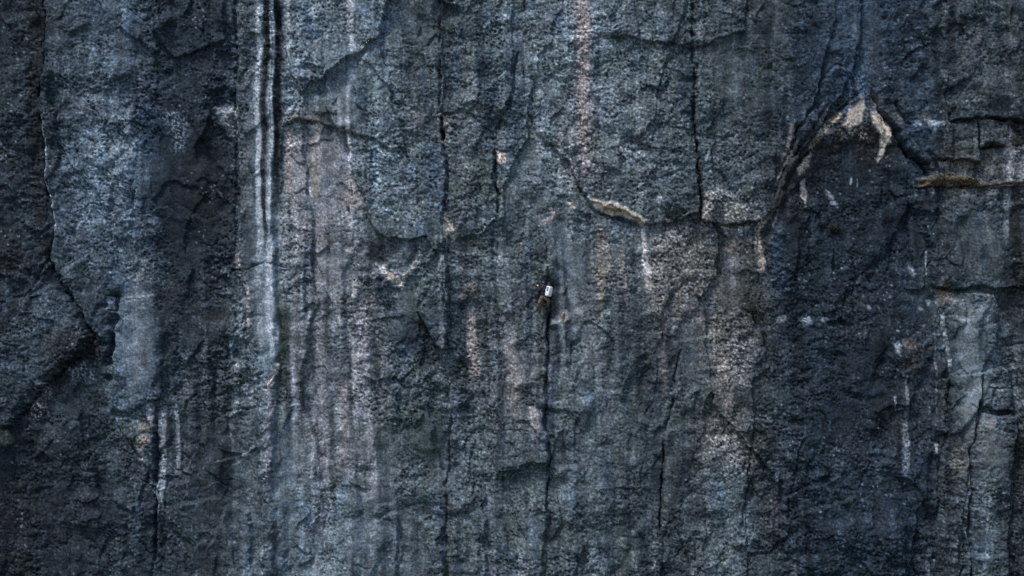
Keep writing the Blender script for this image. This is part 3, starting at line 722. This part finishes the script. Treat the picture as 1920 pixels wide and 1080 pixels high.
# ----------------------------------------------------------------------------------------------
# materials
# ----------------------------------------------------------------------------------------------
def mat(name, color, rough=0.8, spec=0.3, noise=None, bump=None):
    m = bpy.data.materials.new(name); m.use_nodes = True
    n, l = m.node_tree.nodes, m.node_tree.links
    b = n['Principled BSDF']
    b.inputs['Roughness'].default_value = rough
    b.inputs['Specular IOR Level'].default_value = spec
    b.inputs['Base Color'].default_value = (*color, 1)
    tc = n.new('ShaderNodeTexCoord')
    if noise:
        t = n.new('ShaderNodeTexNoise'); t.inputs['Scale'].default_value = noise[0]; t.inputs['Detail'].default_value = 4
        l.new(tc.outputs['Object'], t.inputs['Vector'])
        r = n.new('ShaderNodeMapRange'); r.inputs['To Min'].default_value = 1 - noise[1]; r.inputs['To Max'].default_value = 1 + noise[1]
        r.inputs['From Min'].default_value = .25; r.inputs['From Max'].default_value = .75
        l.new(t.outputs['Fac'], r.inputs['Value'])
        mx = n.new('ShaderNodeMix'); mx.data_type = 'RGBA'; mx.blend_type = 'MULTIPLY'; mx.inputs[0].default_value = 1
        mx.inputs[6].default_value = (*color, 1); l.new(r.outputs[0], mx.inputs[7]); l.new(mx.outputs[2], b.inputs['Base Color'])
    if bump:
        t = n.new('ShaderNodeTexNoise'); t.inputs['Scale'].default_value = bump[0]; t.inputs['Detail'].default_value = 5
        l.new(tc.outputs['Object'], t.inputs['Vector'])
        bp = n.new('ShaderNodeBump'); bp.inputs['Strength'].default_value = bump[1]; bp.inputs['Distance'].default_value = bump[2]
        l.new(t.outputs['Fac'], bp.inputs['Height']); l.new(bp.outputs[0], b.inputs['Normal'])
    return m

rock = bpy.data.materials.new('weathered_granite'); rock.use_nodes = True
n, l = rock.node_tree.nodes, rock.node_tree.links
b = n['Principled BSDF']; b.inputs['Roughness'].default_value = 0.85; b.inputs['Specular IOR Level'].default_value = 0.15
tc = n.new('ShaderNodeTexCoord')
at_ = n.new('ShaderNodeAttribute'); at_.attribute_name = 'mineral_and_shade'
t1 = n.new('ShaderNodeTexNoise'); t1.inputs['Scale'].default_value = 11; t1.inputs['Detail'].default_value = 5; t1.inputs['Roughness'].default_value = .65
l.new(tc.outputs['Object'], t1.inputs['Vector'])
r1 = n.new('ShaderNodeMapRange'); r1.inputs['From Min'].default_value = .3; r1.inputs['From Max'].default_value = .7
r1.inputs['To Min'].default_value = .45; r1.inputs['To Max'].default_value = 1.6
l.new(t1.outputs['Fac'], r1.inputs['Value'])
mx = n.new('ShaderNodeMix'); mx.data_type = 'RGBA'; mx.blend_type = 'MULTIPLY'; mx.inputs[0].default_value = 1
l.new(at_.outputs['Color'], mx.inputs[6]); l.new(r1.outputs[0], mx.inputs[7]); l.new(mx.outputs[2], b.inputs['Base Color'])
t2 = n.new('ShaderNodeTexNoise'); t2.inputs['Scale'].default_value = 16; t2.inputs['Detail'].default_value = 6; t2.inputs['Roughness'].default_value = .6
l.new(tc.outputs['Object'], t2.inputs['Vector'])
bp = n.new('ShaderNodeBump'); bp.inputs['Strength'].default_value = .45; bp.inputs['Distance'].default_value = .03
l.new(t2.outputs['Fac'], bp.inputs['Height']); l.new(bp.outputs[0], b.inputs['Normal'])

# ----------------------------------------------------------------------------------------------
# cliff mesh, one part for each slab, block, flake and ledge
# ----------------------------------------------------------------------------------------------
VX = (GX - 960) * PX; VZ = (540 - GY) * PX
CO = np.stack([VX, -H, VZ], -1).reshape(-1, 3).astype(np.float32)
RGBA = np.concatenate([ALBEDO, np.ones((NY, NX, 1), np.float32)], -1).reshape(-1, 4).astype(np.float32)
idx = np.arange(NY * NX, dtype=np.int32).reshape(NY, NX)
QUADS = np.stack([idx[:-1, :-1], idx[1:, :-1], idx[1:, 1:], idx[:-1, 1:]], -1).reshape(-1, 4)
FLAB = LABEL[:-1, :-1].reshape(-1)

def grid_part(name, q):
    used, inv = np.unique(q.reshape(-1), return_inverse=True)
    me = bpy.data.meshes.new(name)
    nf = len(q)
    me.vertices.add(len(used)); me.vertices.foreach_set('co', CO[used].reshape(-1))
    me.loops.add(nf * 4); me.loops.foreach_set('vertex_index', inv.astype(np.int32).reshape(-1))
    me.polygons.add(nf); me.polygons.foreach_set('loop_start', np.arange(0, nf * 4, 4, dtype=np.int32))
    me.polygons.foreach_set('use_smooth', np.ones(nf, bool))
    me.update(calc_edges=True)
    ca_ = me.color_attributes.new('mineral_and_shade', 'FLOAT_COLOR', 'POINT')
    ca_.data.foreach_set('color', RGBA[used].reshape(-1))
    me.materials.append(rock)
    o = bpy.data.objects.new(name, me); COL.objects.link(o)
    return o

cliff = grid_part('cliff', QUADS[FLAB == 0])
cliff['kind'] = 'structure'
cliff['label'] = 'sheer blue grey cliff face streaked by water'
cliff['category'] = 'cliff'
for k, (nm, lb) in enumerate(PARTS, 1):
    q = QUADS[FLAB == k]
    if len(q) < 6: continue
    o = grid_part(nm, q); o.parent = cliff
    if lb: o['label'] = lb

# valley floor far below the picture
gm = bpy.data.meshes.new('ground')
zz = float(VZ.min()) + 0.5
gm.from_pydata([(-2500, 5, zz), (2500, 5, zz), (2500, -4000, zz), (-2500, -4000, zz)], [], [(0, 3, 2, 1)])
gm.materials.append(mat('forest_floor', (0.05, 0.065, 0.04), noise=(.05, .5)))
ground = bpy.data.objects.new('ground', gm); COL.objects.link(ground); ground['kind'] = 'structure'
#CLIMBER#
# ----------------------------------------------------------------------------------------------
# shrubs and grass rooted in the cracks
# ----------------------------------------------------------------------------------------------
leaf_mat = mat('dark_olive_leaf', (0.015, 0.020, 0.009), 0.7, 0.2, (9, .5))
moss_mat = mat('dry_moss', (0.052, 0.040, 0.020), 0.9, 0.1, (14, .5))
stem_mat = mat('woody_stem', (0.05, 0.035, 0.022), 0.9, 0.1, (30, .3))

def mesh_obj(name, verts, faces, material, parent=None, smooth=False):
    me = bpy.data.meshes.new(name); me.from_pydata([tuple(v) for v in verts], [], faces); me.update()
    me.materials.append(material)
    if smooth: me.polygons.foreach_set('use_smooth', np.ones(len(me.polygons), bool))
    o = bpy.data.objects.new(name, me); COL.objects.link(o); o.parent = parent
    return o

def tube(verts, faces, pts, radii, k=5):
    base = len(verts)
    for i, p in enumerate(pts):
        d = (pts[min(i + 1, len(pts) - 1)] - pts[max(i - 1, 0)]).normalized()
        a = d.orthogonal().normalized(); c = d.cross(a)
        for j in range(k):
            t = 2 * math.pi * j / k
            verts.append(p + (a * math.cos(t) + c * math.sin(t)) * radii[i])
    for i in range(len(pts) - 1):
        for j in range(k):
            faces.append((base + i * k + j, base + i * k + (j + 1) % k, base + (i + 1) * k + (j + 1) % k, base + (i + 1) * k + j))

def shrub(u, v, r, n, label, seed, material=leaf_mat, squash=0.9):
    rnd = random.Random(seed)
    root = bpy.data.objects.new('shrub', None); COL.objects.link(root)
    root.location = at(u, v + r * 26, 0.0)
    root['label'] = label; root['category'] = 'shrub'
    o = Vector((0, -0.02, 0)); sv, sf, lv, lf = [], [], [], []
    for i in range(9):
        a = rnd.uniform(-1.2, 1.2); d = Vector((math.sin(a), -rnd.uniform(.3, .8), math.cos(a))).normalized()
        L_ = r * rnd.uniform(1.0, 1.7); p1 = o + d * L_ * .5 + Vector((0, 0, .05 * r)); p2 = o + d * L_ + Vector((0, 0, .2 * r))
        tube(sv, sf, [o, p1, p2], [.012, .008, .003], 5)
        for k in range(n // 9):
            t = rnd.random() ** .6
            c = o + (p2 - o) * t + Vector((rnd.gauss(0, .22 * r), rnd.gauss(0, .18 * r), rnd.gauss(0, .22 * r)))
            ax = Vector((rnd.gauss(0, 1), rnd.gauss(0, 1), rnd.gauss(0, 1))).normalized(); bx = ax.orthogonal().normalized()
            s = rnd.uniform(.022, .05); b0 = len(lv)
            lv += [c - ax * s, c + bx * s * .45, c + ax * s, c - bx * s * .45]; lf.append((b0, b0 + 1, b0 + 2, b0 + 3))
    mesh_obj('stem', sv, sf, stem_mat, root)
    mesh_obj('foliage', lv, lf, material, root)

shrub(1568, 427, 0.33, 900, 'small dark round shrub growing on the dark wall below the tan scar', 1)
shrub(1411, 580, 0.28, 600, 'small dark shrub at the top of a crack right of the tan grained rock', 2)
shrub(1314, 338, 0.14, 150, 'tiny green tuft in the black crack beside the pitted slab', 3)
shrub(1432, 622, 0.13, 120, 'thin straggling plant in the crack just below another shrub', 4)
shrub(1776, 536, 0.16, 220, 'dry olive tuft on top of the pale smooth slab', 5, moss_mat)

def grass(u0, u1, v, n, seed):
    rnd = random.Random(seed); gv, gf = [], []
    for i in range(n):
        u = rnd.uniform(u0, u1); p = at(u, v + rnd.uniform(-3, 4), rnd.uniform(-.01, .05))
        h_ = rnd.uniform(.04, .13); d = Vector((rnd.gauss(0, .5), -abs(rnd.gauss(.5, .4)), rnd.gauss(.3, .6))).normalized()
        s = Vector((rnd.uniform(-1, 1), rnd.uniform(-.5, .5), rnd.uniform(-.4, .4))).normalized() * .008
        b0 = len(gv); m_ = p + d * h_ * .6; e_ = p + d * h_ + Vector((0, -.01, -.03))
        gv += [p - s, p + s, m_ + s * .7, m_ - s * .7, e_]; gf += [(b0, b0 + 1, b0 + 2, b0 + 3), (b0 + 3, b0 + 2, b0 + 4)]
    o = mesh_obj('ledge_grass', gv, gf, moss_mat)
    o['kind'] = 'stuff'; o['label'] = 'dry olive grass and moss along the broad ledge'; o['category'] = 'grass'
grass(1720, 1830, 341, 1500, 11)

# ----------------------------------------------------------------------------------------------
# climber
# ----------------------------------------------------------------------------------------------
hb = float(np.mean([wall_h(1010 + i, 540 + j) for i in (0, 4, 8, 12) for j in (0, 10, 20, 30)]))
def Q(u, v, out): return Vector(((u - 960) * PX, -(hb + out), (540 - v) * PX))
def touch(u, v, out=0.03): return at(u, v, out)

F = Vector((-.82, .57, 0)); R = Vector((.57, .82, 0)); UP = Vector((0, 0, 1))
pelvis, belly, chest = Q(1018.5, 556, .34), Q(1019, 549.5, .35), Q(1020, 542.5, .36)
neck, head = Q(1019.2, 536.6, .34), Q(1017.8, 531.6, .31)
ls, rs = Q(1016.2, 539.6, .47), Q(1023.4, 539.2, .22)
le, lw_ = Q(1009.5, 545.2, .40), Q(1008.2, 537, .22)
lh = touch(1008.4, 533.0, .05)
re_, rw = Q(1029.5, 534, .15), Q(1027.6, 530.6, .08)
rh = touch(1026.6, 528, .04)
lhip, rhip = Q(1016.2, 557.2, .40), Q(1020.8, 557.0, .27)
lk, la = Q(1010.6, 567.4, .43), Q(1012.4, 581.8, .20)
lt = touch(1010.8, 585.0, .05)
rk, ra_ = Q(1028.6, 563.8, .40), Q(1025.8, 574.6, .17)
rt = touch(1027.6, 577.4, .05)

def capsule(bm, a, b_, r0, r1, seg=12):
    d = b_ - a; ln = d.length
    if ln < 1e-5: d = UP; ln = 1e-5
    q = d.to_track_quat('Z', 'Y').to_matrix().to_4x4()
    for p, r in ((a, r0), (b_, r1)):
        bmesh.ops.create_icosphere(bm, subdivisions=2, radius=r, matrix=Matrix.Translation(p))
    bmesh.ops.create_cone(bm, cap_ends=True, segments=seg, radius1=r0, radius2=r1, depth=ln, matrix=Matrix.Translation((a + b_) / 2) @ q)

def ellipsoid(bm, c, rx, ry, rz, ax, ay, az):
    m_ = Matrix((ax * rx, ay * ry, az * rz)).transposed().to_4x4(); m_.translation = c
    bmesh.ops.create_icosphere(bm, subdivisions=3, radius=1.0, matrix=m_)

def melt(name, bm, voxel, material, parent=None, smooth=6):
    me = bpy.data.meshes.new(name + '_raw'); bm.to_mesh(me); bm.free()
    o = bpy.data.objects.new(name + '_raw', me); COL.objects.link(o)
    md = o.modifiers.new('r', 'REMESH'); md.mode = 'VOXEL'; md.voxel_size = voxel; md.use_smooth_shade = True
    sd = o.modifiers.new('s', 'SMOOTH'); sd.iterations = smooth; sd.factor = .5
    ev = o.evaluated_get(bpy.context.evaluated_depsgraph_get())
    out = bpy.data.meshes.new_from_object(ev); out.name = name
    bpy.data.objects.remove(o); bpy.data.meshes.remove(me)
    out.materials.clear(); out.materials.append(material)
    r = bpy.data.objects.new(name, out); COL.objects.link(r); r.parent = parent
    return r

skin_m = mat('skin', (0.42, 0.26, 0.19), .6, .3, (20, .15))
jacket_m = mat('dark_plum_jacket', (0.014, 0.011, 0.024), .75, .3, (14, .35), (40, .4, .01))
trouser_m = mat('tan_trousers', (0.12, 0.088, 0.060), .85, .2, (12, .4), (35, .4, .01))
black_m = mat('black_webbing', (0.012, 0.012, 0.015), .7, .3, (30, .3))
shoe_m = mat('dark_rubber', (0.02, 0.018, 0.018), .6, .3, (30, .3))
helmet_m = mat('dark_helmet', (0.022, 0.024, 0.040), .35, .5, (8, .2))
metal_m = mat('dull_metal', (0.42, 0.40, 0.40), .4, .6, (40, .2))
pack_m = mat('white_pack_cloth', (0.72, 0.74, 0.80), .7, .25, (7, .07), (16, .5, .012))
grey_m = mat('grey_pack_panel', (0.20, 0.21, 0.25), .7, .25, (14, .25))

def limbs(bm, inflate=0.0, arms=True, legs=True, torso=True):
    i = inflate
    if torso:
        ellipsoid(bm, chest - UP * .02, .115 + i, .175 + i, .19 + i, F, R, UP)
        ellipsoid(bm, belly, .105 + i, .150 + i, .16 + i, F, R, UP)
        capsule(bm, ls, rs, .065 + i, .065 + i)
    if arms:
        for a, e, w in ((ls, le, lw_), (rs, re_, rw)):
            capsule(bm, a, e, .062 + i, .047 + i); capsule(bm, e, w if not i else e + (w - e) * .82, .046 + i, .032 + i * .5)
    if legs:
        ellipsoid(bm, pelvis, .115 + i, .165 + i, .13 + i, F, R, UP)
        for h_, k, a in ((lhip, lk, la), (rhip, rk, ra_)):
            capsule(bm, h_, k, .088 + i, .058 + i)
            capsule(bm, k, k + (a - k) * .4, .056 + i, .060 + i); capsule(bm, k + (a - k) * .4, a, .060 + i, .036 + i)

bm = bmesh.new(); limbs(bm)
capsule(bm, chest + UP * .12, head - UP * .05, .062, .055)
fh = (F * .8 + Vector((0, .5, .12))).normalized(); sh = fh.cross(UP).normalized(); uh = sh.cross(fh)
ellipsoid(bm, head, .098, .078, .120, fh, sh, uh)                      # skull and jaw
ellipsoid(bm, head - uh * .06 + fh * .03, .065, .055, .06, fh, sh, uh)
capsule(bm, head + fh * .085 + uh * .01, head + fh * .112 - uh * .025, .012, .016)    # nose
for s_ in (-1, 1): ellipsoid(bm, head + sh * .08 * s_ - fh * .005, .022, .012, .032, fh, sh, uh)   # ears
for w, h_, s_ in ((lw_, lh, 1), (rw, rh, -1)):
    d = (h_ - w).normalized(); side = d.cross(Vector((0, 1, 0))).normalized() * s_; inn = Vector((0, 1, 0))
    palm = w + d * .085
    capsule(bm, w, w + d * .03, .030, .030)
    for k in range(4): capsule(bm, w + d * .03 + side * (k - 1.5) * .012, palm + side * (k - 1.5) * .021, .016, .013, 8)
    for k, ln in enumerate((.062, .074, .078, .068)):
        p0 = palm + side * (1.5 - k) * .021; p1 = p0 + d * ln * .5 + inn * .008; p2 = p1 + d * ln * .32 + inn * .024; p3 = p2 + d * ln * .1 + inn * .022
        capsule(bm, p0, p1, .0105, .0095, 8); capsule(bm, p1, p2, .0095, .0085, 8); capsule(bm, p2, p3, .0085, .0075, 8)
    t0 = w + d * .035 - side * .022 * -1; t1 = t0 + side * .038 + d * .030; t2 = t1 + d * .032 + inn * .02
    capsule(bm, t0, t1, .014, .012, 8); capsule(bm, t1, t2, .012, .009, 8)
for a, t in ((la, lt), (ra_, rt)):
    capsule(bm, a, a + (t - a) * .3 - UP * .03, .036, .036); capsule(bm, a - UP * .04, t, .036, .026)
climber = melt('person', bm, .0075, skin_m, None, 5)
climber['label'] = 'climber in dark plum jacket and tan trousers clinging beside the corner crack'
climber['category'] = 'person'

bm = bmesh.new(); limbs(bm, .042, legs=False)
capsule(bm, chest + UP * .12, neck + UP * .02, .070, .066)
ellipsoid(bm, pelvis + UP * .07, .125, .170, .10, F, R, UP)
melt('jacket', bm, .014, jacket_m, climber, 4)
bm = bmesh.new(); limbs(bm, .030, arms=False, torso=False)
for a, k in ((la, lk), (ra_, rk)): capsule(bm, a, a + (k - a) * .25, .050, .058)
melt('trousers', bm, .014, trouser_m, climber, 4)
for a, t in ((la, lt), (ra_, rt)):
    bm = bmesh.new(); heel = a - UP * .055 - (t - a).normalized() * .01
    capsule(bm, a - UP * .01, heel, .045, .042); capsule(bm, heel, t, .043, .032)
    melt('shoe', bm, .010, shoe_m, climber, 3)
bm = bmesh.new()
ellipsoid(bm, head + uh * .035 - fh * .008, .125, .108, .105, fh, sh, uh)
ellipsoid(bm, head + uh * .01 + fh * .055, .085, .090, .018, fh, sh, uh)
helmet = melt('helmet', bm, .010, helmet_m, climber, 3)
sv, sf = [], []
for s_ in (-1, 1): tube(sv, sf, [head + sh * .098 * s_ + uh * .01, head + sh * .07 * s_ - uh * .07, head + fh * .03 - uh * .118], [.007] * 3, 5)
mesh_obj('chin_strap', sv, sf, black_m, helmet)
# harness with gear
def ring(center, ax, ay, r0, n=20): return [center + ax * math.cos(2 * math.pi * i / n) * r0[0] + ay * math.sin(2 * math.pi * i / n) * r0[1] for i in range(n + 1)]
sv, sf = [], []
tube(sv, sf, ring(pelvis + UP * .085, F, R, (.150, .190)), [.020] * 21, 6)
for h_, k in ((lhip, lk), (rhip, rk)):
    d = (k - h_).normalized(); a = d.orthogonal().normalized()
    tube(sv, sf, ring(h_ + d * .12, a, d.cross(a), (.100, .100)), [.016] * 21, 6)
harness = mesh_obj('harness', sv, sf, black_m, climber, True)
for off, dz in ((-.10, -.07), (.02, -.10), (.12, -.08), (.17, -.05)):
    c = pelvis - F * .165 + R * off + UP * dz
    sv, sf = [], []
    tube(sv, sf, ring(c, R, UP, (.024, .048), 12), [.007] * 13, 5)
    mesh_obj('carabiner', sv, sf, metal_m, harness, True)
    sv, sf = [], []
    tube(sv, sf, [c + UP * .14, c + UP * .045], [.010, .010], 5)
    mesh_obj('sling', sv, sf, trouser_m, harness, True)

# rucksack
pu = (UP * .975 + R * .10 - F * .14).normalized(); pb = (-F + UP * -.14).normalized(); pr = pu.cross(pb).normalized(); pb = pr.cross(pu).normalized()
pc = Q(1020.5, 546.2, .36) - F * .275
def bag(name, c, w, d, h_, material, parent, bev=.05, bulge=.03, taper=.0):
    bm = bmesh.new(); bmesh.ops.create_cube(bm, size=1)
    bmesh.ops.subdivide_edges(bm, edges=bm.edges[:], cuts=5, use_grid_fill=True)
    for v_ in bm.verts:
        x, y, z = v_.co * 2
        k = 1 - taper * (z * .5 + .5)
        px_ = x * w / 2 * k * (1 - bulge * 2 * (z * z)); py_ = y * d / 2 * (1 - bulge * 2 * z * z) ; pz_ = z * h_ / 2
        m_ = max(abs(x), abs(y), abs(z)); rr = math.sqrt(x * x + y * y + z * z)
        f_ = 1 - .22 * max(0, (rr / m_ - 1.0))
        px_ += .006 * math.sin(9 * z + 4 * x); py_ += .008 * math.sin(7 * z + 3 * x)
        v_.co = pr * px_ * f_ + pb * py_ * f_ + pu * pz_ * f_
    me = bpy.data.meshes.new(name); bm.to_mesh(me); bm.free(); me.materials.append(material)
    me.polygons.foreach_set('use_smooth', np.ones(len(me.polygons), bool))
    o = bpy.data.objects.new(name, me); COL.objects.link(o)
    if parent is None: o.location = c
    else: o.parent = parent; o.location = c - parent.location
    return o
pack = bag('backpack', pc, .36, .245, .57, pack_m, None, taper=.06)
pack['label'] = 'white rucksack with black lid and base on the climber'
pack['category'] = 'backpack'
bag('lid', pc + pu * .302 - pb * .01, .27, .19, .075, black_m, pack)
bag('base', pc - pu * .288, .27, .18, .06, black_m, pack)
bag('side_panel', pc - pr * .150 + pu * .11, .07, .12, .24, grey_m, pack)
bag('back_pad', pc - pb * .125, .25, .04, .44, black_m, pack)
for s_, shd in ((-1, ls), (1, rs)):
    sgn = 1 if (shd - chest).dot(pr) > 0 else -1
    b0 = pc - pb * .11 + pr * .09 * sgn
    top = shd + UP * .095 + (chest - shd) * .25; fr = shd + F * .12 + (chest - shd) * .3 - UP * .08; lo = belly + F * .09 + (shd - chest) * .7 - UP * .02
    sv, sf = [], []
    tube(sv, sf, [v_ - pc for v_ in (b0 + pu * .18, top, fr, lo, b0 - pu * .18)], [.018] * 5, 6)
    mesh_obj('shoulder_strap', sv, sf, black_m, pack, True)
